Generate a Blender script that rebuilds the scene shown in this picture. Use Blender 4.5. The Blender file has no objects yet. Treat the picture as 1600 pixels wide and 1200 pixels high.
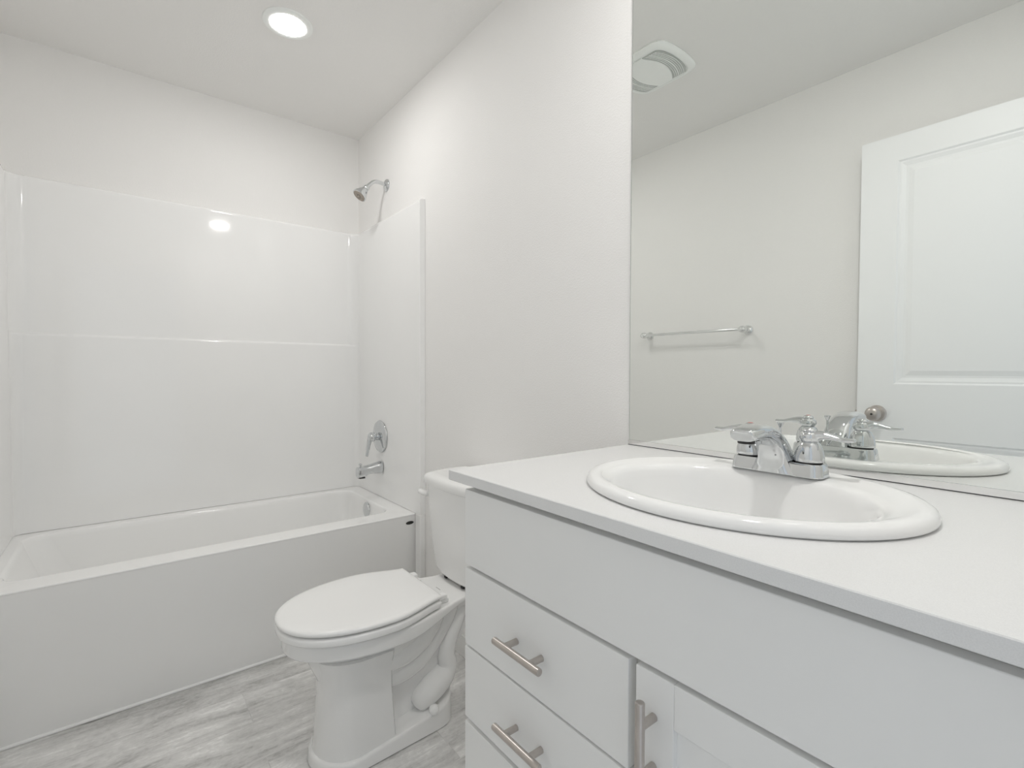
import bpy, bmesh, math, random
from mathutils import Vector, Matrix
PI = math.pi
R = math.radians
sc = bpy.context.scene
COL = sc.collection

# ------------------------------------------------------------------ camera, light, exposure
W, H, YB, YN = 1.439, 2.4595, 2.762, -0.10          # room width, ceiling, tub wall, doorway wall
cam_d = bpy.data.cameras.new('camera')
cam = bpy.data.objects.new('camera', cam_d)
COL.objects.link(cam)
cam_d.sensor_width = 36.0
cam_d.lens = 36.0 * 770.79 / 1600.0
cam_d.clip_start = 0.02
yaw, pit, rol = R(38.54), R(-1.4145), R(0.165)
F = Vector((math.sin(yaw) * math.cos(pit), math.cos(yaw) * math.cos(pit), math.sin(pit)))
RT = Vector((math.cos(yaw), -math.sin(yaw), 0))
UP = RT.cross(F)
RT2 = RT * math.cos(rol) + UP * math.sin(rol)
UP2 = UP * math.cos(rol) - RT * math.sin(rol)
cam.matrix_world = Matrix(((RT2.x, UP2.x, -F.x, -1.08), (RT2.y, UP2.y, -F.y, 0.0), (RT2.z, UP2.z, -F.z, 1.1491), (0, 0, 0, 1)))
sc.camera = cam

world = bpy.data.worlds.new('world')
sc.world = world
world.use_nodes = True
bg = world.node_tree.nodes['Background']
bg.inputs[0].default_value = (0.88, 0.94, 1.0, 1)     # daylight from the room beyond the doorway
bg.inputs[1].default_value = 0.66

TUB_LAMP, VANITY_LAMP = 112.0, 190.0                    # radiance of the two recessed lamp lenses
sc.view_settings.view_transform = 'Standard'
sc.view_settings.look = 'None'
sc.view_settings.gamma = 1.0
sc.view_settings.use_curve_mapping = False
sc.view_settings.exposure = 0.14
sc.cycles.diffuse_bounces = 16
sc.cycles.glossy_bounces = 8
sc.cycles.max_bounces = 20

# ------------------------------------------------------------------ materials
def mat(name, color, rough=0.5, metal=0.0, spec=0.5, coat=0.0, bump=None, vary=None):
    m = bpy.data.materials.new(name)
    m.use_nodes = True
    nt = m.node_tree
    b = nt.nodes['Principled BSDF']
    b.inputs['Base Color'].default_value = (*color, 1)
    b.inputs['Roughness'].default_value = rough
    b.inputs['Metallic'].default_value = metal
    b.inputs['Specular IOR Level'].default_value = spec
    b.inputs['Coat Weight'].default_value = coat
    b.inputs['Coat Roughness'].default_value = 0.06
    tc = nt.nodes.new('ShaderNodeTexCoord')
    if bump:
        scale, strength, dist = bump
        n = nt.nodes.new('ShaderNodeTexNoise')
        n.inputs['Scale'].default_value = scale
        n.inputs['Detail'].default_value = 3
        nt.links.new(tc.outputs['Object'], n.inputs['Vector'])
        bp = nt.nodes.new('ShaderNodeBump')
        bp.inputs['Strength'].default_value = strength
        bp.inputs['Distance'].default_value = dist
        nt.links.new(n.outputs[0], bp.inputs['Height'])
        nt.links.new(bp.outputs[0], b.inputs['Normal'])
    if vary:
        scale, amt = vary
        n = nt.nodes.new('ShaderNodeTexNoise')
        n.inputs['Scale'].default_value = scale
        n.inputs['Detail'].default_value = 4
        nt.links.new(tc.outputs['Object'], n.inputs['Vector'])
        rp = nt.nodes.new('ShaderNodeValToRGB')
        rp.color_ramp.elements[0].position = 0.3
        rp.color_ramp.elements[1].position = 0.7
        rp.color_ramp.elements[0].color = (*[c * (1 - amt) for c in color], 1)
        rp.color_ramp.elements[1].color = (*[min(1, c * (1 + amt)) for c in color], 1)
        nt.links.new(n.outputs[0], rp.inputs[0])
        nt.links.new(rp.outputs[0], b.inputs['Base Color'])
    return m

M = {}
M['wall'] = mat('wall_paint', (0.862, 0.855, 0.844), 0.75, spec=0.3, bump=(210, 0.42, 0.0016))
M['ceiling'] = mat('ceiling_paint', (0.85, 0.843, 0.83), 0.85, spec=0.2, bump=(210, 0.42, 0.0016))
M['trim'] = mat('white_trim_paint', (0.82, 0.82, 0.81), 0.4, vary=(6, 0.01))
M['door'] = mat('white_door_paint', (0.90, 0.91, 0.915), 0.42, bump=(120, 0.08, 0.0006))
M['fiberglass'] = mat('glossy_white_fiberglass', (0.895, 0.895, 0.89), 0.06, spec=0.5, vary=(3, 0.008))
M['porcelain'] = mat('white_porcelain', (0.86, 0.86, 0.855), 0.07, spec=0.6, vary=(4, 0.006))
M['plastic'] = mat('white_seat_plastic', (0.89, 0.89, 0.885), 0.22, vary=(4, 0.006))
M['quartz'] = mat('white_speckled_quartz', (0.765, 0.765, 0.765), 0.20, spec=0.5, vary=(800, 0.035))
M['cabinet'] = mat('white_cabinet_paint', (0.85, 0.85, 0.842), 0.45, vary=(5, 0.008))
M['cabinet_in'] = mat('shaded_carcass_board', (0.62, 0.615, 0.60), 0.6, vary=(5, 0.02))  # carcass greyer than the fronts; gap shade put into the colour
M['chrome'] = mat('polished_chrome', (0.68, 0.695, 0.705), 0.045, metal=1.0, vary=(8, 0.01))
M['bright_chrome'] = mat('bright_chrome', (0.86, 0.87, 0.87), 0.09, metal=1.0, vary=(8, 0.01))  # lighter copy of the chrome, with white reflections put into the colour
M['nickel'] = mat('brushed_nickel', (0.56, 0.52, 0.49), 0.32, metal=1.0, vary=(60, 0.05))
M['dark'] = mat('dark_rubber_and_gap_shade', (0.02, 0.02, 0.02), 0.5, vary=(20, 0.1))  # dark small parts, and the painted shade under the mirror channel
M['grey_rubber'] = mat('grey_gasket_rubber', (0.42, 0.41, 0.395), 0.6, vary=(20, 0.05))
M['red'] = mat('red_index', (0.52, 0.16, 0.13), 0.3, vary=(50, 0.05))
M['nozzle'] = mat('shower_nozzle_plate', (0.36, 0.31, 0.26), 0.4, vary=(60, 0.12))
M['caulk'] = mat('white_caulk', (0.93, 0.93, 0.925), 0.35, vary=(30, 0.01))
M['grille'] = mat('vent_grille_grey', (0.50, 0.52, 0.505), 0.6, vary=(40, 0.04))
M['vent'] = mat('white_vent_plastic', (0.90, 0.92, 0.905), 0.4, vary=(10, 0.01))
M['mirror'] = mat('silvered_mirror', (0.885, 0.905, 0.885), 0.0, metal=1.0)
M['glass_edge'] = mat('mirror_glass_edge', (0.36, 0.40, 0.375), 0.3, vary=(20, 0.05))
M['alu'] = mat('satin_aluminium', (0.86, 0.86, 0.855), 0.10, metal=1.0, vary=(30, 0.02))

def emission(name, color, strength):
    m = bpy.data.materials.new(name)
    m.use_nodes = True
    nt = m.node_tree
    nt.nodes.remove(nt.nodes['Principled BSDF'])
    e = nt.nodes.new('ShaderNodeEmission')
    e.inputs[0].default_value = (*color, 1)
    e.inputs[1].default_value = strength
    nt.links.new(e.outputs[0], nt.nodes['Material Output'].inputs[0])
    return m
M['lens_tub'] = emission('lit_tub_lamp_lens', (1.0, 0.98, 0.955), TUB_LAMP)
M['lens_vanity'] = emission('lit_vanity_lamp_lens', (1.0, 0.98, 0.955), VANITY_LAMP)

def floor_material():
    m = bpy.data.materials.new('grey_stone_look_vinyl_plank')
    m.use_nodes = True
    nt = m.node_tree
    N, L = nt.nodes, nt.links
    b = N['Principled BSDF']
    b.inputs['Roughness'].default_value = 0.38
    b.inputs['Specular IOR Level'].default_value = 0.4
    tc = N.new('ShaderNodeTexCoord')
    # planks run along the tub (x)
    br = N.new('ShaderNodeTexBrick')
    br.offset = 0.37
    br.inputs['Scale'].default_value = 1.0
    br.inputs['Brick Width'].default_value = 1.22
    br.inputs['Row Height'].default_value = 0.182
    br.inputs['Mortar Size'].default_value = 0.0011
    br.inputs['Mortar Smooth'].default_value = 0.2
    br.inputs['Color1'].default_value = (0.0, 0, 0, 1)
    br.inputs['Color2'].default_value = (1.0, 1, 1, 1)
    br.inputs['Mortar'].default_value = (0.5, 0.5, 0.5, 1)
    mp0 = N.new('ShaderNodeMapping')
    mp0.inputs['Location'].default_value = (0.3, 0.055, 0)
    L.new(tc.outputs['Object'], mp0.inputs['Vector'])
    L.new(mp0.outputs[0], br.inputs['Vector'])
    # shift the streaks from plank to plank
    sh = N.new('ShaderNodeVectorMath')
    sh.operation = 'MULTIPLY'
    sh.inputs[1].default_value = (3.7, 5.1, 2.0)
    L.new(br.outputs['Color'], sh.inputs[0])
    ad = N.new('ShaderNodeVectorMath')
    ad.operation = 'ADD'
    L.new(tc.outputs['Object'], ad.inputs[0])
    L.new(sh.outputs[0], ad.inputs[1])
    def streak(scale, nscale, detail, dist):
        mp = N.new('ShaderNodeMapping')
        mp.inputs['Scale'].default_value = scale
        mp.inputs['Rotation'].default_value = (0, 0, R(4))
        L.new(ad.outputs[0], mp.inputs['Vector'])
        n = N.new('ShaderNodeTexNoise')
        n.inputs['Scale'].default_value = nscale
        n.inputs['Detail'].default_value = detail
        n.inputs['Roughness'].default_value = 0.62
        n.inputs['Distortion'].default_value = dist
        L.new(mp.outputs[0], n.inputs['Vector'])
        return n
    n1 = streak((1.5, 6.5, 1), 1.7, 7, 0.9)
    n2 = streak((5.0, 34.0, 1), 2.2, 7, 0.5)
    n3 = streak((14.0, 22.0, 1), 4.0, 8, 0.6)
    def mixv(a, c, f):
        mx = N.new('ShaderNodeMix')
        mx.data_type = 'FLOAT'
        mx.inputs[0].default_value = f
        L.new(a, mx.inputs[2])
        L.new(c, mx.inputs[3])
        return mx.outputs[0]
    v = mixv(mixv(n1.outputs[0], n2.outputs[0], 0.25), n3.outputs[0], 0.22)
    rp = N.new('ShaderNodeValToRGB')
    e = rp.color_ramp.elements
    e[0].position, e[0].color = 0.38, (0.43, 0.425, 0.415, 1)
    e[1].position, e[1].color = 0.61, (0.90, 0.897, 0.887, 1)
    k = e.new(0.48)
    k.color = (0.64, 0.635, 0.625, 1)
    k = e.new(0.56)
    k.color = (0.76, 0.755, 0.745, 1)
    L.new(v, rp.inputs[0])
    seam = N.new('ShaderNodeMix')
    seam.data_type = 'RGBA'
    seam.inputs[7].default_value = (0.30, 0.295, 0.285, 1)
    fac = N.new('ShaderNodeMath')
    fac.operation = 'MULTIPLY'
    fac.inputs[1].default_value = 0.15
    L.new(br.outputs['Fac'], fac.inputs[0])
    L.new(fac.outputs[0], seam.inputs[0])
    L.new(rp.outputs[0], seam.inputs[6])
    L.new(seam.outputs[2], b.inputs['Base Color'])
    bp = N.new('ShaderNodeBump')
    bp.inputs['Strength'].default_value = 0.12
    bp.inputs['Distance'].default_value = 0.002
    L.new(v, bp.inputs['Height'])
    L.new(bp.outputs[0], b.inputs['Normal'])
    return m
M['floor'] = floor_material()

# ------------------------------------------------------------------ mesh helpers
def tagit(o, label=None, cat=None, group=None, kind=None):
    if label: o['label'] = label
    if cat: o['category'] = cat
    if group: o['group'] = group
    if kind: o['kind'] = kind
    return o

def empty(name, loc, label, cat, rz=0.0, group=None):
    o = bpy.data.objects.new(name, None)
    o.empty_display_size = 0.05
    COL.objects.link(o)
    o.location = loc
    o.rotation_euler = (0, 0, rz)
    return tagit(o, label, cat, group)

def weighted_normals(me, thr):
    """smooth shading with area-weighted corner normals, so flats next to small roundings stay flat"""
    me.shade_smooth()
    ct = math.cos(thr)
    polys = me.polygons
    around = [[] for _ in me.vertices]
    for p in polys:
        for v in p.vertices:
            around[v].append(p.index)
    nrm = [p.normal.copy() for p in polys]
    area = [p.area for p in polys]
    out = [None] * len(me.loops)
    for p in polys:
        n0 = nrm[p.index]
        for li in p.loop_indices:
            acc = Vector((0, 0, 0))
            for q in around[me.loops[li].vertex_index]:
                if nrm[q].dot(n0) >= ct:
                    acc += nrm[q] * area[q]
            out[li] = acc.normalized() if acc.length > 1e-12 else n0
    me.normals_split_custom_set(out)

def obj(name, bm, m, parent=None, smooth=True, angle=38, label=None):
    bmesh.ops.recalc_face_normals(bm, faces=bm.faces)
    me = bpy.data.meshes.new(name)
    bm.to_mesh(me)
    bm.free()
    for mm in (m if isinstance(m, list) else [m]):
        me.materials.append(mm)
    if smooth:
        weighted_normals(me, R(angle))
    o = bpy.data.objects.new(name, me)
    COL.objects.link(o)
    if parent:
        o.parent = parent
    if label:
        o['label'] = label
    return o

def structure(name, bm, m, label, cat, smooth=False):
    return tagit(obj(name, bm, m, smooth=smooth), label, cat, kind='structure')

def box(bm, a, b, bevel=0.0, seg=2):
    x0, y0, z0 = a
    x1, y1, z1 = b
    vs = [bm.verts.new(p) for p in ((x0, y0, z0), (x1, y0, z0), (x1, y1, z0), (x0, y1, z0), (x0, y0, z1), (x1, y0, z1), (x1, y1, z1), (x0, y1, z1))]
    fs = [bm.faces.new([vs[i] for i in q]) for q in ((0, 3, 2, 1), (4, 5, 6, 7), (0, 1, 5, 4), (1, 2, 6, 5), (2, 3, 7, 6), (3, 0, 4, 7))]
    if bevel:
        es = list({e for f in fs for e in f.edges})
        bmesh.ops.bevel(bm, geom=es, offset=bevel, segments=seg, profile=0.5, affect='EDGES')
    return bm

def nb():
    return bmesh.new()

def loft(bm, rings, cap0=True, cap1=True, closed=True):
    vr = [[bm.verts.new(p) for p in r] for r in rings]
    n = len(rings[0])
    for a, b in zip(vr[:-1], vr[1:]):
        for i in range(n if closed else n - 1):
            j = (i + 1) % n
            bm.faces.new((a[i], a[j], b[j], b[i]))
    if cap0: bm.faces.new(vr[0])
    if cap1: bm.faces.new(vr[-1])
    return vr

def lathe(bm, prof, seg=32, axis='z', origin=(0, 0, 0), capa=True, capb=True):
    """prof: list of (radius, height) along the axis"""
    rings = []
    o = Vector(origin)
    for r, h in prof:
        ring = []
        for i in range(seg):
            a = 2 * PI * i / seg
            c, s = r * math.cos(a), r * math.sin(a)
            p = {'z': (c, s, h), 'x': (h, c, s), 'y': (c, h, s)}[axis]
            ring.append(o + Vector(p))
        rings.append(ring)
    loft(bm, rings, capa, capb)
    return bm

def smooth_path(pts, n=6):
    """Catmull-Rom through points with a trailing radius/tuple"""
    out = []
    P = [pts[0]] + list(pts) + [pts[-1]]
    for i in range(1, len(P) - 2):
        for k in range(n):
            t = k / n
            out.append(tuple(0.5 * ((2 * b) + (-a + c) * t + (2 * a - 5 * b + 4 * c - d) * t * t + (-a + 3 * b - 3 * c + d) * t ** 3)
                             for a, b, c, d in zip(P[i - 1], P[i], P[i + 1], P[i + 2])))
    out.append(tuple(pts[-1]))
    return out

def tube(bm, pts, seg=20, flat=1.0, sub=6, smooth=True, side=None):
    """pts: (x, y, z, r). flat squashes the section along the second normal"""
    P = smooth_path(pts, sub) if smooth else list(pts)
    rings = []
    prev = None
    for i, p in enumerate(P):
        a = Vector(P[max(i - 1, 0)][:3])
        b = Vector(P[min(i + 1, len(P) - 1)][:3])
        t = (b - a).normalized()
        if prev is None:
            ref = Vector(side) if side else (Vector((0, 0, 1)) if abs(t.z) < 0.9 else Vector((1, 0, 0)))
            u = (ref - t * ref.dot(t)).normalized()
        else:
            u = (prev - t * prev.dot(t)).normalized()
        prev = u
        v = t.cross(u)
        c = Vector(p[:3])
        fl = p[4] if len(p) > 4 else flat
        rings.append([c + (u * math.cos(2 * PI * k / seg) * p[3] + v * math.sin(2 * PI * k / seg) * p[3] * fl) for k in range(seg)])
    # rounded ends
    def dome(ring, p, q):
        c = Vector(p[:3]); d = (c - Vector(q[:3])).normalized()
        return [[c + d * (p[3] * 0.55 * s) + (v - c) * k for v in ring] for s, k in ((0.55, 0.84), (0.92, 0.45))]
    e0 = dome(rings[0], P[0], P[1])
    e1 = dome(rings[-1], P[-1], P[-2])
    loft(bm, [e0[1], e0[0]] + rings + e1)
    return bm

def rrect(cx, cy, hx, hy, r, z, n=6):
    pts = []
    r = min(r, hx, hy)
    for sx, sy, a0 in ((1, 1, 0), (-1, 1, 90), (-1, -1, 180), (1, -1, 270)):
        for k in range(n + 1):
            a = R(a0 + 90 * k / n)
            pts.append(Vector((cx + sx * (hx - r) + r * math.cos(a), cy + sy * (hy - r) + r * math.sin(a), z)))
    return pts

def prism(bm, poly, z0, z1):
    loft(bm, [[Vector((x, y, z0)) for x, y in poly], [Vector((x, y, z1)) for x, y in poly]])
    return bm

# ------------------------------------------------------------------ room shell
T = 0.10
structure('floor', box(nb(), (-W - T, YN - 0.12, -0.06), (T, YB + T, 0)), M['floor'], 'grey stone-look vinyl plank floor in front of the bathtub', 'floor')
structure('ceiling', box(nb(), (-W - T, YN - 0.12, H), (T, YB + T, H + 0.08)), M['ceiling'], 'plain off-white ceiling above the whole bathroom', 'ceiling')
structure('wall_right', box(nb(), (0, YN - 0.12, 0), (T, YB + T, H)), M['wall'], 'off-white wall that carries the mirror and the shower head', 'wall')
structure('wall_left', box(nb(), (-W - T, YN - 0.12, 0), (-W, YB + T, H)), M['wall'], 'off-white wall seen in the mirror behind the towel bar', 'wall')
structure('wall_back', box(nb(), (-W, YB, 0), (0, YB + T, H)), M['wall'], 'off-white wall above the long side of the bathtub', 'wall')
DX0, DX1, DZ = -1.392, -0.612, 2.10
b = nb()
box(b, (-W, YN - 0.12, 0), (DX0, YN, H))
box(b, (DX1, YN - 0.12, 0), (0, YN, H))
box(b, (DX0, YN - 0.12, DZ), (DX1, YN, H))
structure('wall_front', b, M['wall'], 'off-white wall with the open doorway at the end of the vanity', 'wall')
b = nb()
box(b, (DX0, YN - 0.125, 0), (DX0 + 0.008, YN + 0.004, DZ))
box(b, (DX1 - 0.018, YN - 0.125, 0), (DX1, YN + 0.004, DZ))
box(b, (DX0 + 0.008, YN - 0.125, DZ - 0.018), (DX1 - 0.018, YN + 0.004, DZ))
structure('trim_1', b, M['trim'], 'white jamb lining the open doorway', 'door frame')
def baseboard(name, a, c, label):
    b = nb()
    box(b, a, c, 0.003, 2)
    structure(name, b, M['trim'], label, 'baseboard', smooth=True)
baseboard('baseboard_right', (-0.012, 0.815, 0), (-0.0002, 1.978, 0.085), 'white baseboard along the wall behind the toilet')
baseboard('baseboard_left', (-W + 0.0002, YN + 0.002, 0), (-W + 0.012, 1.978, 0.085), 'white baseboard along the towel bar wall')

# ------------------------------------------------------------------ door (stands open against the left wall, seen in the mirror)
def make_door():
    XF, XB_, Y0, Y1, Z0, Z1 = -1.345, -1.380, -0.065, 0.712, 0.008, 2.086
    XM = XF - 0.010
    b = nb()
    def face(xf, s):
        yL, yR = Y0 + 0.122, Y1 - 0.122
        # stiles and rails
        x0, x1 = sorted((xf, xf - s * 0.010))
        for (ya, yb, za, zb) in ((Y0, yL, Z0, Z1), (yR, Y1, Z0, Z1), (yL, yR, 1.985, Z1), (yL, yR, 0.890, 1.105), (yL, yR, Z0, 0.21)):
            box(b, (x0, ya, za), (x1, yb, zb))
        for za, zb in ((1.105, 1.985), (0.21, 0.890)):
            rings = []
            for ins, dep in ((0, 0.0), (0.006, 0.0045), (0.012, 0.0045), (0.026, 0.0085), (0.034, 0.0085), (0.052, 0.0035), (0.058, 0.0035)):
                x = xf - s * dep
                rings.append([Vector((x, yL + ins, za + ins)), Vector((x, yR - ins, za + ins)), Vector((x, yR - ins, zb - ins)), Vector((x, yL + ins, zb - ins))])
            loft(b, rings, cap0=False, cap1=True)
    box(b, (XB_ + 0.010, Y0, Z0), (XF - 0.010, Y1, Z1))
    face(XF, 1)
    face(XB_, -1)
    me = obj('door_1', b, M['door'], smooth=False)
    tagit(me, 'white two-panel door standing open against the towel bar wall, seen in the mirror', 'door', kind='structure')
    KY, KZ = 0.642, 0.985
    for s, xf in ((1, XF), (-1, XB_)):
        d = 1 if s > 0 else 0.62
        k = nb()
        prof = [(0.033, 0), (0.033, 0.004), (0.029, 0.009), (0.014, 0.012), (0.0115, 0.02), (0.0115, 0.028 * d), (0.018, 0.034 * d), (0.0265, 0.044 * d), (0.0285, 0.052 * d), (0.0265, 0.060 * d), (0.02, 0.0665 * d), (0.010, 0.069 * d), (0.0045, 0.0695 * d)]
        lathe(k, [(r, s * h) for r, h in prof], 36, 'x', (xf, KY, KZ))
        kn = obj('door_knob', k, M['nickel'], me, label='round satin nickel door knob')
        if s > 0:
            q = nb()
            lathe(q, [(0.0042, 0.0690), (0.0042, 0.0712), (0.002, 0.0716)], 16, 'x', (xf, KY, KZ))
            obj('privacy_button', q, M['dark'], kn)
    k = nb()
    box(k, (-1.3745, Y1 - 0.001, KZ - 0.028), (-1.3505, Y1 + 0.0015, KZ + 0.028), 0.0006, 1)
    obj('latch_plate', k, M['nickel'], me)
    k = nb()
    box(k, (-1.369, Y1 + 0.001, KZ - 0.008), (-1.356, Y1 + 0.011, KZ + 0.008), 0.002, 1)
    obj('latch_bolt', k, M['nickel'], me)
    for z in (0.25, 1.05, 1.85):
        k = nb()
        lathe(k, [(0.006, z - 0.045), (0.006, z + 0.045)], 14, 'z', (XB_ - 0.004, Y0 - 0.004, 0))
        obj('hinge', k, M['nickel'], me)
make_door()

# ------------------------------------------------------------------ mirror
YM, ZM0, ZM1, YM0 = 0.8405, 0.9685, 2.26, YN + 0.004
ZC = 0.9546
mir = empty('wall_mirror', (-0.001, (YM + YM0) / 2, ZM0), 'large frameless mirror on the wall above the counter', 'mirror')
def rel(o, e):
    o.location = -Vector(e.location)
    return o
b = nb(); box(b, (-0.006, YM0, ZM0 - 0.006), (-0.0005, YM, ZM1))
rel(obj('mirror_backing', b, M['glass_edge'], mir, smooth=False), mir)
b = nb(); box(b, (-0.0072, YM0 + 0.001, ZM0 - 0.006), (-0.0061, YM - 0.0018, ZM1 - 0.001))
rel(obj('mirror_glass', b, M['mirror'], mir, smooth=False), mir)
b = nb()
box(b, (-0.0105, YM0, ZC + 0.0018), (-0.0076, YM, ZM0 - 0.0005))
box(b, (-0.0076, YM0, ZC + 0.0018), (-0.0005, YM, ZC + 0.0040))
rel(obj('mirror_channel', b, M['alu'], mir, smooth=False, label='thin metal channel holding the mirror bottom edge'), mir)

b = nb(); box(b, (-0.0100, YM0, ZC + 0.0002), (-0.0008, YM, ZC + 0.0017))  # black strip added to draw the shadowed gap above the counter
rel(obj('gap_shade_strip', b, M['dark'], mir, smooth=False, label='thin dark strip standing for the shadowed gap under the mirror channel'), mir)

# ------------------------------------------------------------------ towel bar (seen in the mirror)
tb = empty('towel_bar', (-W, 1.50, 1.366), 'chrome towel bar on the wall facing the mirror', 'towel bar')
YA, YC = -0.282, 0.31
b = nb()
lathe(b, [(0.0075, YA + 0.002), (0.0075, YC - 0.002)], 20, 'y', (0.062, 0, 0))
obj('bar', b, M['bright_chrome'], tb)
for y in (YA, YC):
    b = nb()
    lathe(b, [(0.0245, 0.0003), (0.0245, 0.004), (0.021, 0.009), (0.014, 0.014), (0.0115, 0.024), (0.0125, 0.038), (0.017, 0.048), (0.0185, 0.060), (0.0165, 0.070), (0.010, 0.076), (0.003, 0.078)], 28, 'x', (0, y, 0))
    lathe(b, [(0.003, -0.022), (0.009, -0.0195), (0.0125, -0.012), (0.013, 0.012), (0.009, 0.0195), (0.003, 0.022)], 24, 'y', (0.062, y, 0))
    obj('mount', b, M['bright_chrome'], tb)

# ------------------------------------------------------------------ exhaust fan on the ceiling (seen in the mirror)
vf = empty('exhaust_fan', (-0.745, 1.318, H), 'white square exhaust fan cover with grilles on the ceiling, seen in the mirror', 'vent')
def sqr(h, n, z, bow=0.0, N=64):
    out = []
    for i in range(N):
        a = 2 * PI * i / N
        c, s = math.cos(a), math.sin(a)
        r = h / (abs(c) ** n + abs(s) ** n) ** (1 / n)
        out.append(Vector((r * c, r * s * (1 + 0.10 * (1 - min(1.0, abs(r * c) / h) ** 2)), z)))
    return out
b = nb()
loft(b, [sqr(0.140, 7, -0.0003), sqr(0.142, 7, -0.006), sqr(0.138, 6.5, -0.014), sqr(0.128, 6, -0.020), sqr(0.120, 6, -0.0205), sqr(0.117, 6, -0.017)])
obj('cover', b, M['vent'], vf)
for s in (1, -1):
    b = nb()
    pts_o, pts_i = [], []
    N = 20
    for i in range(N + 1):
        x = -0.108 + 0.216 * i / N
        pts_o.append((x, s * (0.126 - 0.014 * (x / 0.108) ** 2 - 0.012 * (x / 0.108) ** 6)))
        pts_i.append((x, s * (0.072 - 0.040 * (x / 0.108) ** 2)))
    prism(b, pts_o + pts_i[::-1], -0.0205, -0.0165)
    g = obj('grille', b, M['grille'], vf, smooth=False)
    b = nb()
    for off in (0.0, 0.0085, 0.017, 0.0255, 0.034, 0.0425):
        w = 0.0022 if off == 0.017 else 0.0009
        top, bot = [], []
        for i in range(N + 1):
            x = -0.104 + 0.208 * i / N
            y = 0.078 + off - 0.030 * (x / 0.108) ** 2
            top.append((x, s * (y + w)))
            bot.append((x, s * (y - w)))
        prism(b, top + bot[::-1], -0.0222, -0.0203)
    obj('slats', b, M['vent'], g, smooth=False)
b = nb()
rr = []
for ins, z in ((0.0, -0.018), (0.0, -0.0225), (0.004, -0.0245)):
    p = []
    for i in range(25):
        x = (-0.112 + 0.224 * i / 24) * (1 - ins * 6)
        p.append(Vector((x, (0.071 - 0.040 * (x / 0.112) ** 2) - ins, z)))
    rr.append(p + [Vector((q.x, -q.y, z)) for q in p[::-1]])
loft(b, rr)
obj('centre_panel', b, M['vent'], vf)

# ------------------------------------------------------------------ recessed ceiling lights
def can_light(x, y, label, lens):
    t = empty('recessed_light', (x, y, H), label, 'ceiling light', group='recessed ceiling lights')
    b = nb()
    seg = 48
    prof = [(0.0605, -0.0060), (0.066, -0.0072), (0.078, -0.0062), (0.086, -0.0035), (0.088, -0.0003), (0.058, -0.0003), (0.058, -0.0060)]
    rings = [[Vector((r * math.cos(2 * PI * i / seg), r * math.sin(2 * PI * i / seg), z)) for i in range(seg)] for r, z in prof]
    loft(b, rings, False, False)
    obj('trim_ring', b, M['vent'], t)
    b = nb()
    lathe(b, [(0.0585, -0.0040), (0.0580, -0.0070), (0.053, -0.0090), (0.042, -0.0105), (0.02, -0.0115), (0.003, -0.0118)], seg)
    obj('lens', b, lens, t, label='glowing white lamp lens')
can_light(-0.564, 2.01, 'lit round recessed light in the ceiling above the bathtub', M['lens_tub'])
can_light(-0.36, 0.36, 'lit round recessed light in the ceiling above the vanity', M['lens_vanity'])

# ------------------------------------------------------------------ shower surround
YF = 1.985           # front edge of the side panels
def u_path(d, yf, r, n=10, ds=0.028):
    """right front -> back right corner -> back left corner -> left front (seen from above)"""
    P = []
    xr, xl, yb = -ds, -W + ds, YB - d
    for k in range(5):
        P.append((xr, yf + (yb - r - yf) * k / 5))
    for k in range(n + 1):
        a = R(90 * k / n)
        P.append((xr - r + r * math.cos(a), yb - r + r * math.sin(a)))
    i1 = len(P) - 1
    for k in range(1, 6):
        P.append((xr - r + (xl + r - xr + r) * k / 6, yb))
    i2 = len(P)
    for k in range(n + 1):
        a = R(90 + 90 * k / n)
        P.append((xl + r + r * math.cos(a), yb - r + r * math.sin(a)))
    for k in range(1, 6):
        P.append((xl, yb - r + (yf - yb + r) * k / 5))
    return P, i1, i2
ss = empty('shower_surround', (-W / 2, YB - 0.02, 0.5), 'glossy white shower surround lining the three walls above the bathtub', 'shower surround')
levels = [(0.5018, 0.043, 0.034, 0.028), (1.2860, 0.043, 0.036, 0.028), (1.2905, 0.0425, 0.037, 0.028), (1.2935, 0.0410, 0.039, 0.028), (1.2965, 0.0365, 0.042, 0.028), (1.2985, 0.0345, 0.045, 0.028),
          (1.303, 0.034, 0.05, 0.028), (1.902, 0.034, 0.056, 0.028), (1.909, 0.0332, 0.056, 0.0272), (1.9145, 0.0300, 0.055, 0.0240), (1.9175, 0.0250, 0.054, 0.0190), (1.919, 0.018, 0.052, 0.0130), (1.9195, 0.0030, 0.05, 0.0030)]
UP_RINGS = []
for z, d, r, ds in levels:
    P, i1, i2 = u_path(d, YF, r, 10, ds)
    UP_RINGS.append([Vector((x, y, z)) for x, y in P])
def part_range(a, c):
    return [ring[a:c + 1] for ring in UP_RINGS]
WG = 0.0006                                             # the panels' backs sit just off the wall
b = nb(); loft(b, [ring + [Vector((ring[-1].x, YB - WG, ring[0].z)), Vector((ring[0].x, YB - WG, ring[0].z))] for ring in part_range(i1, i2)])
rel(obj('back_panel', b, M['fiberglass'], ss), ss)
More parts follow.
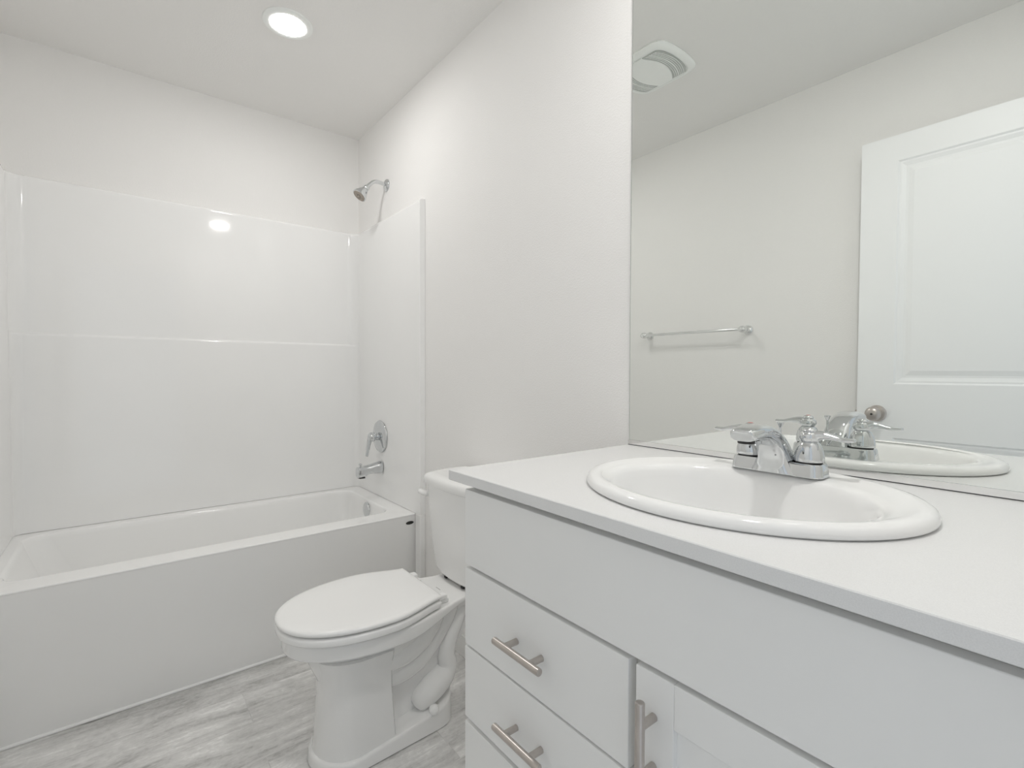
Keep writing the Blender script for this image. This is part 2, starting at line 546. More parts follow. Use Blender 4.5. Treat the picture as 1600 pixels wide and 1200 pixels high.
for nm, (a, c), front in (('right', (0, i1), 0), ('left', (i2, len(UP_RINGS[0]) - 1), -1)):
    b = nb()
    rg = part_range(a, c)
    # rounded nose that returns to the wall at the front edge
    out = []
    for ring, (z, dd, r, d) in zip(rg, levels):
        sgn = 1 if nm == 'right' else -1
        wx = 0 if nm == 'right' else -W
        nose = []
        for k in range(0, 5):
            t = R(90 * k / 4)
            e = min(0.003, d * 0.6)
            nose.append(Vector((wx - sgn * (d - e + e * math.cos(t)), YF - e * math.sin(t), z)))
        nose.append(Vector((wx - sgn * 0.0006, YF - min(0.003, d * 0.6), z)))
        if nm == 'right':
            out.append(nose[::-1] + ring[1:] + [Vector((ring[-1].x, YB - WG, z)), Vector((-WG, YB - WG, z))])
        else:
            out.append(ring[:-1] + nose + [Vector((-W + WG, YB - WG, z)), Vector((ring[0].x, YB - WG, z))])
    loft(b, out)
    rel(obj('side_panel', b, M['fiberglass'], ss), ss)

# ------------------------------------------------------------------ bathtub
ZR, TF = 0.500, 2.030
tub = empty('bathtub', (-W / 2, TF, 0), 'white alcove bathtub with a flat apron along the far wall', 'bathtub')
x0, x1, ya, yb_ = -W + 0.002, -0.002, TF, YB - 0.018
def rr2(ax, bx, ay, by, r, z, n=8):
    return rrect((ax + bx) / 2, (ay + by) / 2, (bx - ax) / 2, (by - ay) / 2, r, z, n)
b = nb()
rings = [rr2(x0, x1, ya + 0.0045, yb_, 0.002, 0.4885),
         rr2(x0, x1, ya + 0.0012, yb_, 0.002, 0.4925),
         rr2(x0, x1, ya + 0.0004, yb_, 0.002, 0.4955),
         rr2(x0, x1, ya + 0.0018, yb_, 0.003, 0.4985),
         rr2(x0, x1, ya + 0.0060, yb_, 0.004, ZR),
         rr2(-1.384, -0.094, 2.121, 2.678, 0.075, ZR + 0.001),
         rr2(-1.378, -0.100, 2.127, 2.672, 0.072, ZR - 0.0015),
         rr2(-1.373, -0.104, 2.132, 2.667, 0.070, ZR - 0.007),
         rr2(-1.369, -0.107, 2.135, 2.664, 0.070, ZR - 0.020),
         rr2(-1.325, -0.124, 2.145, 2.654, 0.080, 0.36),
         rr2(-1.250, -0.145, 2.158, 2.642, 0.095, 0.20),
         rr2(-1.195, -0.170, 2.165, 2.643, 0.105, 0.145),
         rr2(-1.150, -0.200, 2.195, 2.613, 0.110, 0.118),
         rr2(-1.08, -0.26, 2.255, 2.553, 0.110, 0.110)]
loft(b, rings, False, True)
rel(obj('basin', b, M['fiberglass'], tub), tub)
b = nb()
prof = [(ya + 0.0016, 0.4915), (ya + 0.003, 0.484), (2.050, 0.36), (2.077, 0.18), (2.104, 0.0015)]
loft(b, [[Vector((x, y, z)) for y, z in prof] + [Vector((x, y + 0.012, z)) for y, z in prof[::-1]] for x in (x0, x1)])
rel(obj('apron', b, M['fiberglass'], tub), tub)
b = nb(); box(b, (-0.0280, 1.9805, 0.001), (-0.0003, 2.0285, 0.5005), 0.004, 3)
rel(obj('wall_flange', b, M['fiberglass'], tub), tub)
b = nb(); box(b, (-W + 0.0003, 1.9805, 0.001), (-W + 0.0280, 2.0285, 0.5005), 0.004, 3)
rel(obj('wall_flange', b, M['fiberglass'], tub), tub)
b = nb(); lathe(b, [(0.0055, x0 + 0.002), (0.0055, -0.008)], 12, 'x', (0, 2.1015, 0.0056))
rel(obj('caulk_bead', b, M['caulk'], tub, label='thin bright caulk line where the apron meets the floor'), tub)
b = nb()
lathe(b, [(0.038, 0), (0.038, -0.004), (0.034, -0.009), (0.020, -0.0115), (0.003, -0.012)], 32, 'x', (-0.1105, 2.385, 0.452))
rel(obj('overflow_plate', b, M['chrome'], tub, label='round chrome overflow plate'), tub)
b = nb()
lathe(b, [(0.034, 0.110), (0.034, 0.1125), (0.024, 0.1135), (0.020, 0.1175), (0.004, 0.119)], 28, 'z', (-0.36, 2.40, 0.0))
rel(obj('drain', b, M['chrome'], tub), tub)
# small dark oval emblem on the apron corner
b = nb()
lathe(b, [(0.019, 0.002), (0.019, -0.0022), (0.0175, -0.003)], 28, 'y', (0, 0, 0))
for v in b.verts: v.co.z *= 0.40
eb = obj('emblem', b, M['dark'], tub, label='small dark oval maker emblem')
eb.location = Vector((-0.052, 2.0365, 0.4600)) - Vector(tub.location)
eb.rotation_euler = (R(8), 0, 0)

# ------------------------------------------------------------------ shower head, valve and tub spout
WX = -0.0312
sh = empty('shower_fixture', (0, 2.383, 2.096), 'chrome shower head on a bent arm high on the tub end wall', 'shower')
b = nb()
lathe(b, [(0.031, -0.0003), (0.031, -0.003), (0.027, -0.009), (0.017, -0.013), (0.012, -0.0145)], 32, 'x')
obj('flange', b, M['chrome'], sh)
b = nb()
tube(b, [(-0.008, 0, 0.001, 0.0095), (-0.040, 0, 0.006, 0.0095), (-0.066, 0, 0.003, 0.0095), (-0.088, 0, -0.014, 0.0095), (-0.104, 0, -0.032, 0.0095)], 18)
obj('arm', b, M['chrome'], sh)
b = nb()
lathe(b, [(0.010, 0.004), (0.0135, 0.0), (0.0145, -0.008), (0.0125, -0.014), (0.0165, -0.019), (0.0195, -0.027), (0.0245, -0.036), (0.0325, -0.052), (0.0355, -0.062), (0.0350, -0.066), (0.031, -0.0675)], 32)
hd = obj('spray_head', b, M['chrome'], sh)
hd.location = (-0.104, 0, -0.032)
hd.rotation_euler = (0, R(38), 0)
b = nb()
lathe(b, [(0.0305, -0.066), (0.0305, -0.0690), (0.012, -0.0692), (0.011, -0.0675), (0.008, -0.0675), (0.007, -0.0705), (0.001, -0.0705)], 32)
obj('spray_face', b, M['nozzle'], hd, label='tan nozzle plate')

sv = empty('shower_valve', (WX, 2.405, 0.815), 'round chrome shower valve plate with a lever above the tub spout', 'faucet')
b = nb()
lathe(b, [(0.082, 0.001), (0.082, -0.002), (0.079, -0.006), (0.062, -0.012), (0.040, -0.016), (0.026, -0.018), (0.022, -0.019)], 48, 'x')
obj('escutcheon', b, M['chrome'], sv)
b = nb()
lathe(b, [(0.019, -0.016), (0.019, -0.026), (0.0165, -0.028), (0.0165, -0.032), (0.023, -0.034), (0.0255, -0.044), (0.024, -0.056), (0.017, -0.063), (0.004, -0.066)], 32, 'x')
hb = obj('hub', b, M['chrome'], sv)
b = nb()
tube(b, [(-0.048, 0, 0.006, 0.014), (-0.058, 0, -0.018, 0.0125), (-0.064, 0, -0.045, 0.0095), (-0.069, 0, -0.078, 0.0085), (-0.072, 0, -0.094, 0.0075)], 18, flat=1.0)
obj('lever', b, M['chrome'], hb)

ts = empty('tub_spout', (WX, 2.396, 0.654), 'chrome tub spout with a pull knob below the shower valve', 'faucet')
def spout_ring(x, zc, hy, hz, n=2.6, N=28):
    out = []
    for i in range(N):
        a = 2 * PI * i / N
        c, s = math.cos(a), math.sin(a)
        out.append(Vector((x, hy * math.copysign(abs(c) ** (2 / n), c), zc + hz * math.copysign(abs(s) ** (2 / n), s))))
    return out
b = nb()
loft(b, [spout_ring(-0.0005, 0.004, 0.029, 0.031), spout_ring(-0.006, 0.004, 0.030, 0.032), spout_ring(-0.022, 0.003, 0.0285, 0.0295), spout_ring(-0.060, 0.000, 0.0255, 0.0245),
         spout_ring(-0.077, -0.003, 0.0245, 0.0245), spout_ring(-0.089, -0.008, 0.0245, 0.0285), spout_ring(-0.114, -0.0105, 0.0240, 0.0275, 3.2), spout_ring(-0.1235, -0.0110, 0.0225, 0.0265, 3.4), spout_ring(-0.1265, -0.0112, 0.019, 0.023, 3.0)])
bd = obj('spout_body', b, M['chrome'], ts)
b = nb()
loft(b, [rrect(-0.104, 0, 0.0165, 0.0175, 0.008, -0.0375), rrect(-0.104, 0, 0.0165, 0.0175, 0.008, -0.0400)])
obj('outlet', b, M['dark'], bd)
b = nb()
lathe(b, [(0.004, 0.012), (0.004, 0.0225), (0.0078, 0.0245), (0.0085, 0.0295), (0.0065, 0.0335), (0.001, 0.0345)], 20, 'z', (-0.110, 0, 0))
obj('diverter_knob', b, M['chrome'], ts)

# ------------------------------------------------------------------ toilet (local: +X away from the wall)
TY = 1.466
toi = empty('toilet', (0, TY, 0), 'white two-piece toilet with closed lid between bathtub and vanity', 'toilet', rz=PI)
def outline(xb, xf, wmax, wb, xm, z, N=72, e=2.25, zfun=None, xs=None):
    """egg outline: flat back (half width wb at xb), widest wmax at xm, rounded nose at xf"""
    pts = []
    half = N // 2
    for i in range(half + 1):
        t = i / half
        if t < 0.42:
            u = t / 0.42
            x = xb + (xm - xb) * u
            s = u * u * (3 - 2 * u)
            w = wb + (wmax - wb) * (s * 0.5 + math.sin(u * PI / 2) * 0.5)
        else:
            a = (t - 0.42) / 0.58 * PI / 2
            x = xm + (xf - xm) * math.sin(a) ** (2 / e) if a > 0 else xm
            w = wmax * max(0.0, math.cos(a)) ** (2 / 2.15)
        pts.append((x, w))
    full = [(x, w) for x, w in pts] + [(x, -w) for x, w in pts[::-1][1:]]
    return [Vector((x, y, zfun(x) if zfun else z)) for x, y in full]
def deck_outline(off, z, zfun=None, N=72):
    """bowl top with its narrow back deck"""
    pts = []
    K = 44
    xb, xd, xm, xf = 0.035, 0.185, 0.460, 0.731 - off
    wd, wm = 0.105 - off * 0.6, 0.172 - off
    for i in range(K + 1):
        t = i / K
        if t < 0.10:
            x, w = xb + (xd - xb) * t / 0.10, wd
        elif t < 0.45:
            u = (t - 0.10) / 0.35
            x = xd + (xm - xd) * u
            s = u * u * (3 - 2 * u)
            w = wd + (wm - wd) * (0.35 * s + 0.65 * math.sin(u * PI / 2))
        else:
            a = (t - 0.45) / 0.55 * PI / 2
            x = xm + (xf - xm) * math.sin(a) ** 0.92 if a > 0 else xm
            w = wm * max(0.0, math.cos(a)) ** 0.95
        pts.append((x, w))
    full = pts + [(x, -w) for x, w in pts[::-1][1:]]
    return [Vector((x, y, zfun(x) if zfun else z)) for x, y in full]
def lerp(a, c, t): return a + (c - a) * max(0.0, min(1.0, t))
def lip(x):
    s = max(0.0, min(1.0, (x - 0.17) / 0.27))
    return 0.388 - 0.030 * (s * s * (3 - 2 * s))
b = nb()
def shrink(ring, fx, fy, cx, z):
    return [Vector((cx + (p.x - cx) * fx, p.y * fy, z(p) if callable(z) else z)) for p in ring]
base = deck_outline(0.0, 0.40)
rings = [deck_outline(0.012, 0.405), deck_outline(0.005, 0.4045), deck_outline(0.001, 0.4015), deck_outline(0.0, 0.396),
         deck_outline(0.0, 0, lambda x: lip(x) + 0.007), deck_outline(0.002, 0, lambda x: lip(x) + 0.002), deck_outline(0.007, 0, lambda x: lip(x))]
rings += [shrink(base, 0.94, 0.91, 0.40, lambda p: lip(p.x) - 0.001),
          shrink(base, 0.88, 0.80, 0.41, lambda p: lip(p.x) - 0.005),
          shrink(base, 0.82, 0.70, 0.42, lambda p: lip(p.x) - 0.020),
          shrink(base, 0.76, 0.62, 0.44, lambda p: lip(p.x) - 0.060),
          shrink(base, 0.66, 0.56, 0.46, 0.245), shrink(base, 0.52, 0.46, 0.47, 0.205), shrink(base, 0.40, 0.34, 0.47, 0.18)]
loft(b, rings)
bowl = obj('bowl', b, M['porcelain'], toi, angle=50)
# pedestal column with its plinth
b = nb()
def column(xb, xf, hw, z, r=0.012):
    pts = []
    n = 22
    xm = xf - hw * 1.05
    for i in range(n + 1):
        a = PI / 2 * (1 - 2 * i / n)
        pts.append(Vector((xm + (xf - xm) * math.cos(a) ** 0.9 if math.cos(a) > 1e-6 else xm, hw * math.sin(a), z)))
    back = [Vector((xb + 0.006, -hw, z)), Vector((xb, -hw + 0.006, z)), Vector((xb, hw - 0.006, z)), Vector((xb + 0.006, hw, z))]
    return pts + back
loft(b, [column(0.436, 0.650, 0.104, 0.030), column(0.440, 0.643, 0.102, 0.10), column(0.447, 0.636, 0.100, 0.20), column(0.449, 0.640, 0.104, 0.25), column(0.450, 0.650, 0.114, 0.29), column(0.450, 0.662, 0.124, 0.325)])
obj('pedestal', b, M['porcelain'], toi, angle=50)
b = nb()
def plinth(off, z, zf=None):
    pts = []
    n = 18
    xa, xc = 0.205, 0.662
    wa, wc = 0.108, 0.117
    for i in range(n + 1):
        a = PI / 2 - PI * i / n
        pts.append((xc - wc * 1.0 + (wc - off) * max(0, math.cos(a)) ** 0.9, (wc - off) * math.sin(a)))
    for i in range(n + 1):
        a = -PI / 2 - PI * i / n
        pts.append((xa + wa * 0.8 - (wa * 0.8 - off) * max(0, -math.cos(a)) ** 0.9, (wa - off) * math.sin(a)))
    return [Vector((x, y, zf(x) if zf else z)) for x, y in pts]
def ptop(x): return 0.036 + 0.046 * max(0.0, min(1.0, (0.43 - x) / 0.20)) ** 1.2
loft(b, [plinth(0.004, 0.0005), plinth(0.0, 0.004), plinth(0.002, 0, lambda x: ptop(x) - 0.010), plinth(0.004, 0, lambda x: ptop(x) - 0.004), plinth(0.009, 0, ptop), plinth(0.03, 0, lambda x: ptop(x) + 0.001)])
obj('foot', b, M['porcelain'], toi, angle=50)
# inner web and trapway bulges
b = nb()
loft(b, [rrect(0.330, 0, 0.125, 0.050, 0.03, 0.03), rrect(0.320, 0, 0.125, 0.046, 0.03, 0.15), rrect(0.300, 0, 0.140, 0.046, 0.03, 0.28), rrect(0.26, 0, 0.17, 0.060, 0.03, 0.35), rrect(0.22, 0, 0.18, 0.090, 0.02, 0.390)])
obj('inner_web', b, M['porcelain'], toi, angle=60)
for s in (1, -1):
    b = nb()
    tube(b, [(0.46, s * 0.050, 0.215, 0.040), (0.40, s * 0.052, 0.214, 0.040), (0.34, s * 0.052, 0.234, 0.039), (0.286, s * 0.052, 0.278, 0.036), (0.242, s * 0.052, 0.334, 0.035), (0.225, s * 0.052, 0.372, 0.035)], 20)
    tube(b, [(0.46, s * 0.066, 0.280, 0.044), (0.40, s * 0.068, 0.280, 0.044), (0.345, s * 0.068, 0.302, 0.042), (0.305, s * 0.068, 0.340, 0.038), (0.285, s * 0.066, 0.372, 0.036)], 20)
    tube(b, [(0.175, s * 0.050, 0.345, 0.026), (0.200, s * 0.054, 0.305, 0.028), (0.222, s * 0.056, 0.262, 0.028), (0.236, s * 0.057, 0.210, 0.029), (0.232, s * 0.057, 0.168, 0.033), (0.258, s * 0.057, 0.134, 0.041), (0.300, s * 0.056, 0.110, 0.044), (0.335, s * 0.050, 0.085, 0.036)], 20)
    obj('trapway', b, M['porcelain'], toi, angle=60)
    b = nb()
    lathe(b, [(0.0165, 0), (0.0165, 0.006), (0.0145, 0.013), (0.009, 0.017), (0.002, 0.018)], 24, 'z')
    o = obj('bolt_cap', b, M['plastic'], toi)
    o.location = (0.305, s * 0.096, 0.064)
    o.rotation_euler = (R(-s * 24), R(18), 0)
# seat and lid
def seat_out(off, z):
    return outline(0.297 + off, 0.748 - off, 0.184 - off, 0.136 - off, 0.475, z)
b = nb()
loft(b, [seat_out(0.010, 0.4090), seat_out(0.004, 0.4100), seat_out(0.001, 0.4135), seat_out(0.001, 0.4250), seat_out(0.004, 0.4305), seat_out(0.011, 0.4320)])
obj('seat', b, M['plastic'], toi, angle=60)
b = nb()
loft(b, [seat_out(0.012, 0.4368), seat_out(0.004, 0.4373), seat_out(0.0010, 0.4400), seat_out(0.000, 0.4450), seat_out(0.0025, 0.4495), seat_out(0.008, 0.4522), seat_out(0.02, 0.4538), seat_out(0.05, 0.4548), seat_out(0.09, 0.4552)])
obj('lid', b, M['plastic'], toi, angle=60)
for s in (1, -1):
    b = nb()
    box(b, (0.256, s * 0.092 - 0.016, 0.4055), (0.284, s * 0.092 + 0.016, 0.420), 0.004, 3)
    box(b, (0.264, s * 0.100 - 0.014, 0.419), (0.318, s * 0.100 + 0.014, 0.4365), 0.005, 3)
    obj('hinge', b, M['plastic'], toi)
b = nb(); box(b, (0.232, -0.014, 0.4052), (0.2345, 0.014, 0.4056))
obj('emblem', b, M['grey_rubber'], toi, smooth=False, label='small grey maker mark on the deck')
# tank
def tank_ring(z, xf, hw, off=0.0):
    """bowed front, rounded corners"""
    N = 40
    out = []
    for i in range(N + 1):
        t = -1 + 2 * i / N
        y = -hw * math.sin(t * PI / 2)
        u = abs(y) / hw
        xx = xf - 0.020 * u * u - (0.085 * max(0.0, (u - 0.80) / 0.20) ** 2.6)
        out.append(Vector((xx, y, z)))
    out += [Vector((0.022, -hw + 0.006, z)), Vector((0.016, -hw + 0.03, z)), Vector((0.016, hw - 0.03, z)), Vector((0.022, hw - 0.006, z))]
    return out
b = nb()
loft(b, [tank_ring(0.4165, 0.168, 0.117), tank_ring(0.4180, 0.178, 0.130), tank_ring(0.426, 0.185, 0.140), tank_ring(0.44, 0.188, 0.146), tank_ring(0.52, 0.194, 0.162), tank_ring(0.62, 0.200, 0.175), tank_ring(0.7375, 0.204, 0.184)])
obj('tank', b, M['porcelain'], toi, angle=60)
b = nb()
loft(b, [tank_ring(0.7382, 0.206, 0.186), tank_ring(0.7388, 0.212, 0.192), tank_ring(0.7410, 0.2155, 0.1955), tank_ring(0.756, 0.2165, 0.1965), tank_ring(0.765, 0.2145, 0.1945), tank_ring(0.772, 0.209, 0.189), tank_ring(0.7765, 0.198, 0.179), tank_ring(0.7785, 0.180, 0.161)])
obj('tank_lid', b, M['porcelain'], toi, angle=60)
b = nb()
loft(b, [rrect(0.105, 0, 0.060, 0.098, 0.03, 0.4055), rrect(0.105, 0, 0.060, 0.098, 0.03, 0.4163)])
obj('gasket', b, M['grey_rubber'], toi, label='grey tank gasket')
for s in (1, -1):
    b = nb(); box(b, (0.166, s * 0.055 - 0.007, 0.4075), (0.174, s * 0.055 + 0.007, 0.4155), 0.001, 1)
    obj('tank_bolt', b, M['dark'], toi)
# flush lever on the tank front, tub side (local -Y)
b = nb()
lathe(b, [(0.012, 0.165), (0.012, 0.192), (0.010, 0.196)], 20, 'x', (0, -0.157, 0.698))
tube(b, [(0.192, -0.151, 0.698, 0.0095), (0.198, -0.171, 0.699, 0.010), (0.196, -0.196, 0.698, 0.0095), (0.190, -0.213, 0.696, 0.0085)], 16)
obj('flush_lever', b, M['plastic'], toi)

# ------------------------------------------------------------------ vanity cabinet
VX, VY1, VY0 = -0.531, 0.812, YN + 0.003
FX = VX - 0.0195
cab = empty('vanity_cabinet', (VX / 2, (VY0 + VY1) / 2, 0), 'white vanity cabinet with drawers and a shaker door under the counter', 'cabinet')
ZT = ZC - 0.0205
b = nb()
box(b, (VX + 0.0195, VY1 - 0.016, 0.0005), (-0.002, VY1, ZT))
box(b, (VX + 0.0195, VY0, 0.0005), (-0.002, VY0 + 0.016, ZT))
box(b, (VX + 0.0195, VY0 + 0.016, 0.09), (-0.002, VY1 - 0.016, 0.106))
box(b, (-0.008, VY0 + 0.016, 0.106), (-0.002, VY1 - 0.016, ZT))
box(b, (VX + 0.06, VY0 + 0.016, 0.0005), (VX + 0.076, VY1 - 0.016, 0.09))
# face frame
box(b, (VX, VY0, 0.09), (VX + 0.0195, VY0 + 0.04, ZT))
box(b, (VX, VY1 - 0.04, 0.09), (VX + 0.0195, VY1, ZT))
box(b, (VX, 0.386, 0.09), (VX + 0.0195, 0.426, ZT))
for za, zb in ((0.09, 0.125), (0.445, 0.48), (0.592, 0.627), (0.746, 0.786), (ZT - 0.035, ZT)):
    box(b, (VX, 0.426, za), (VX + 0.0195, VY1 - 0.04, zb))
    box(b, (VX, VY0 + 0.04, za), (VX + 0.0195, 0.386, zb)) if za in (0.09, 0.746) or zb == ZT else None
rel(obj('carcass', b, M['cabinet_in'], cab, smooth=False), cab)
def slab(y0, y1, z0, z1, name):
    b = nb()
    box(b, (FX, y0, z0), (VX - 0.0005, y1, z1), 0.0016, 2)
    return rel(obj(name, b, M['cabinet'], cab, angle=60), cab)
slab(VY0 + 0.003, VY1, 0.7712, 0.919, 'false_front')
HX = FX - 0.0290
def pull(par, c, horizontal, L, sp):
    """bar pull: round bar on two posts; c = centre on the front face"""
    b = nb()
    ax = 'y' if horizontal else 'z'
    prof = [(0.0035, -L / 2), (0.0055, -L / 2 + 0.0008), (0.0062, -L / 2 + 0.002), (0.0062, L / 2 - 0.002), (0.0055, L / 2 - 0.0008), (0.0035, L / 2)]
    lathe(b, prof, 20, ax, (HX, c[0], c[1]))
    for s in (-1, 1):
        o = (0, c[0] + (s * sp / 2 if horizontal else 0), c[1] + (0 if horizontal else s * sp / 2))
        lathe(b, [(0.0055, FX - 0.0002), (0.0055, HX + 0.002)], 18, 'x', o)
    h = obj('handle', b, M['nickel'], par, label='brushed nickel bar pull')
    return h
for z0, z1, hz in ((0.6125, 0.7640, 0.6855), (0.4665, 0.6080, 0.5345), (0.112, 0.4575, 0.385)):
    d = slab(0.4120, VY1, z0, z1, 'drawer')
    pull(d, (0.6175, hz), True, 0.120, 0.064)
# shaker door
DY0, DY1, DZ0, DZ1, ST = VY0 + 0.003, 0.4000, 0.112, 0.7640, 0.057
b = nb()
box(b, (FX, DY1 - ST, DZ0), (VX - 0.0005, DY1, DZ1), 0.0012, 2)
box(b, (FX, DY0, DZ0), (VX - 0.0005, DY0 + ST, DZ1), 0.0012, 2)
box(b, (FX, DY0 + ST + 0.0002, DZ1 - ST), (VX - 0.0005, DY1 - ST - 0.0002, DZ1), 0.0012, 2)
box(b, (FX, DY0 + ST + 0.0002, DZ0), (VX - 0.0005, DY1 - ST - 0.0002, DZ0 + ST), 0.0012, 2)
dr = rel(obj('door', b, M['cabinet'], cab, angle=60), cab)
b = nb()
box(b, (FX + 0.0085, DY0 + ST, DZ0 + ST), (VX - 0.0015, DY1 - ST, DZ1 - ST))
obj('door_panel', b, M['cabinet'], dr, smooth=False)
pull(dr, (0.3715, 0.676), False, 0.128, 0.064)

# ------------------------------------------------------------------ countertop with the sink cut-out
SC = Vector((-0.293, 0.400, ZC))
SA, SB = 0.222, 0.256
def counter():
    X0, X1, Y0, Y1 = -0.5698, -0.0006, YN + 0.001, 0.8416
    cx, cy = SC.x, SC.y
    ax, ay = 0.200, 0.235
    angs = [2 * PI * i / 96 for i in range(96)]
    for X in (X0, X1):
        for Y in (Y0, Y1):
            angs.append(math.atan2(Y - cy, X - cx) % (2 * PI))
    angs = sorted(set(round(a, 7) for a in angs))
    inner, outer = [], []
    for a in angs:
        c, s = math.cos(a), math.sin(a)
        r = 1 / math.sqrt((c / ax) ** 2 + (s / ay) ** 2)
        inner.append((cx + r * c, cy + r * s))
        tt = 1e9
        if c > 1e-9: tt = min(tt, (X1 - cx) / c)
        if c < -1e-9: tt = min(tt, (X0 - cx) / c)
        if s > 1e-9: tt = min(tt, (Y1 - cy) / s)
        if s < -1e-9: tt = min(tt, (Y0 - cy) / s)
        outer.append((cx + tt * c, cy + tt * s))
    e = 0.0012
    def ins(p): return (min(max(p[0], X0 + e), X1 - e), min(max(p[1], Y0 + e), Y1 - e))
    zt, zb = ZC, ZC - 0.0200
    b = nb()
    rings = [[Vector((*p, zb)) for p in inner], [Vector((*p, zt)) for p in inner], [Vector((*ins(p), zt)) for p in outer],
             [Vector((*p, zt - e)) for p in outer], [Vector((*p, zb + e)) for p in outer], [Vector((*ins(p), zb)) for p in outer], [Vector((*p, zb)) for p in inner]]
    loft(b, rings, False, False)
    bmesh.ops.remove_doubles(b, verts=b.verts, dist=1e-6)
    o = obj('countertop', b, M['quartz'], angle=30)
    tagit(o, 'white quartz countertop on the vanity cabinet with an oval sink set in', 'countertop')
counter()

# ------------------------------------------------------------------ drop-in sink
sk = empty('sink', (SC.x, SC.y, ZC), 'oval white drop-in sink set in the countertop', 'sink')
def ell(ax, ay, dx, z, N=96):
    return [Vector((dx + ax * math.cos(2 * PI * i / N), ay * math.sin(2 * PI * i / N), z)) for i in range(N)]
b = nb()
BX = -0.030
rings = [ell(0.2185, 0.2525, 0, 0.0004), ell(0.2215, 0.2555, 0, 0.003), ell(0.222, 0.256, 0, 0.007), ell(0.2195, 0.2535, 0, 0.0125), ell(0.2145, 0.2485, 0, 0.0162), ell(0.2075, 0.2415, 0, 0.0178), ell(0.200, 0.234, -0.001, 0.0178), ell(0.192, 0.2255, -0.006, 0.0152),
         ell(0.180, 0.215, BX * 0.75, 0.0135), ell(0.171, 0.207, BX, 0.0122), ell(0.1655, 0.2015, BX, 0.0085), ell(0.161, 0.197, BX, 0.002), ell(0.157, 0.193, BX, -0.010), ell(0.152, 0.187, BX, -0.030), ell(0.142, 0.174, BX, -0.065), ell(0.124, 0.151, BX, -0.100),
         ell(0.096, 0.116, BX, -0.124), ell(0.062, 0.074, BX, -0.136), ell(0.030, 0.034, BX, -0.141), ell(0.022, 0.022, BX, -0.142)]
# underside shell
rings2 = [ell(0.022, 0.022, BX, -0.150), ell(0.100, 0.120, BX, -0.134), ell(0.150, 0.182, BX, -0.070), ell(0.167, 0.203, BX, -0.012), ell(0.170, 0.206, BX, 0.0003)]
allr = [ell(0.170, 0.206, BX, 0.0003)] + rings
loft(b, allr, False, False)
loft(b, rings2, True, False)
bmesh.ops.remove_doubles(b, verts=b.verts, dist=1e-6)
obj('basin', b, M['porcelain'], sk, angle=60)
b = nb()
lathe(b, [(0.0215, -0.1425), (0.0215, -0.1400), (0.017, -0.1395), (0.0155, -0.1425), (0.013, -0.1425), (0.013, -0.1370), (0.003, -0.1355)], 28, 'z', (BX, 0, 0))
obj('drain', b, M['chrome'], sk)

# ------------------------------------------------------------------ faucet (local: +X towards the user)
ZD = ZC + 0.0166
fa = empty('faucet', (-0.142, 0.398, ZD), 'chrome two-handle faucet at the back of the oval sink', 'faucet', rz=PI)
b = nb()
loft(b, [rrect(0, 0, 0.0270, 0.0790, 0.016, -0.0012, 5), rrect(0, 0, 0.0270, 0.0790, 0.016, 0.0015, 5), rrect(0, 0, 0.0262, 0.0782, 0.0155, 0.003, 5), rrect(0, 0, 0.0240, 0.0762, 0.014, 0.0185, 5), rrect(0, 0, 0.0222, 0.0744, 0.0125, 0.0215, 5), rrect(0, 0, 0.019, 0.071, 0.011, 0.0222, 5)])
fb = obj('base_plate', b, M['chrome'], fa, angle=32)
def sp_ring(cx, cz, tilt, hw, ht, n=3.0, N=32):
    t = R(tilt)
    # tilt 0 = section lies flat (spout goes straight up); 90 = section faces forward
    ux = Vector((math.cos(t), 0, -math.sin(t)))
    out = []
    for i in range(N):
        a = 2 * PI * i / N
        c, s = math.cos(a), math.sin(a)
        out.append(Vector((cx, 0, cz)) + ux * (ht * math.copysign(abs(c) ** (2 / n), c)) + Vector((0, hw * math.copysign(abs(s) ** (2 / n), s), 0)))
    return out
b = nb()
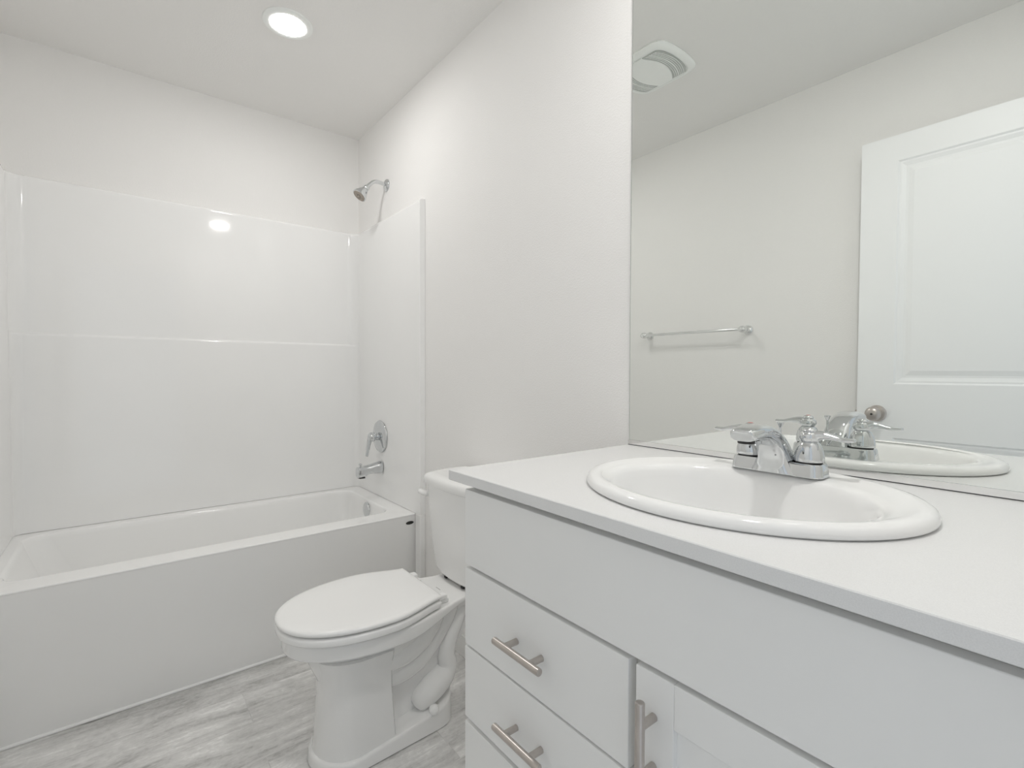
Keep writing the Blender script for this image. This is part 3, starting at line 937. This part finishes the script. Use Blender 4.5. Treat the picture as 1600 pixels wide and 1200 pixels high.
loft(b, [sp_ring(0.006, 0.001, 0, 0.0400, 0.0310), sp_ring(0.008, 0.012, 8, 0.0350, 0.0290), sp_ring(0.014, 0.031, 22, 0.0275, 0.0240), sp_ring(0.027, 0.051, 42, 0.0240, 0.0195), sp_ring(0.048, 0.0670, 62, 0.0232, 0.0155),
         sp_ring(0.076, 0.0765, 80, 0.0230, 0.0132), sp_ring(0.102, 0.0780, 91, 0.0226, 0.0125), sp_ring(0.126, 0.0755, 98, 0.0216, 0.0120), sp_ring(0.136, 0.0738, 101, 0.020, 0.0105), sp_ring(0.1395, 0.0730, 102, 0.0165, 0.0080)])
spo = obj('spout', b, M['chrome'], fa, angle=60)
b = nb()
lathe(b, [(0.0135, 0.068), (0.0135, 0.0605), (0.0120, 0.0595)], 24, 'z', (0.121, 0, 0))
obj('aerator', b, M['dark'], spo, label='dark aerator under the spout tip')
def handle(s):
    """s=+1: local +Y (image right, near the camera); -1: far handle with the hot index"""
    y = s * 0.0515
    b = nb()
    lathe(b, [(0.0215, 0.0238), (0.0232, 0.0245), (0.0236, 0.029), (0.0228, 0.038), (0.0205, 0.047), (0.0170, 0.0550), (0.0120, 0.0590)], 32, 'z', (0, y, 0))
    lathe(b, [(0.0120, 0.0580), (0.0150, 0.0600), (0.0168, 0.0650), (0.0158, 0.0710), (0.0125, 0.0745), (0.0105, 0.0755), (0.0112, 0.0770), (0.0100, 0.0800), (0.0060, 0.0825), (0.0010, 0.0832)], 32, 'z', (0, y, 0))
    h = obj('handle', b, M['chrome'], fa)
    k = nb()
    lathe(k, [(0.0205, 0.0218), (0.0205, 0.0242)], 32, 'z', (0, y, 0))
    obj('handle_seal', k, M['dark'], h)
    k = nb()
    tube(k, [(0.0, y + s * 0.004, 0.0660, 0.0110, 1.1), (0.0, y + s * 0.017, 0.0705, 0.0080, 1.2), (0.0, y + s * 0.034, 0.0695, 0.0052, 1.6), (0.0, y + s * 0.052, 0.0660, 0.0040, 2.3), (0.0, y + s * 0.067, 0.0665, 0.0032, 2.9)], 20)
    obj('lever', k, M['chrome'], h)
    if s < 0:
        k = nb()
        lathe(k, [(0.0060, 0.0805), (0.0060, 0.0822), (0.0040, 0.0832), (0.001, 0.0834)], 20, 'z', (0, y, 0))
        obj('hot_index', k, M['red'], h, label='small red hot-water index')
handle(1)
handle(-1)
b = nb()
lathe(b, [(0.0022, 0.018), (0.0022, 0.0715), (0.0030, 0.0730), (0.0060, 0.0805), (0.0062, 0.0820), (0.0030, 0.0827)], 16, 'z', (-0.0205, -0.006, 0.004))
obj('lift_rod', b, M['chrome'], fa)
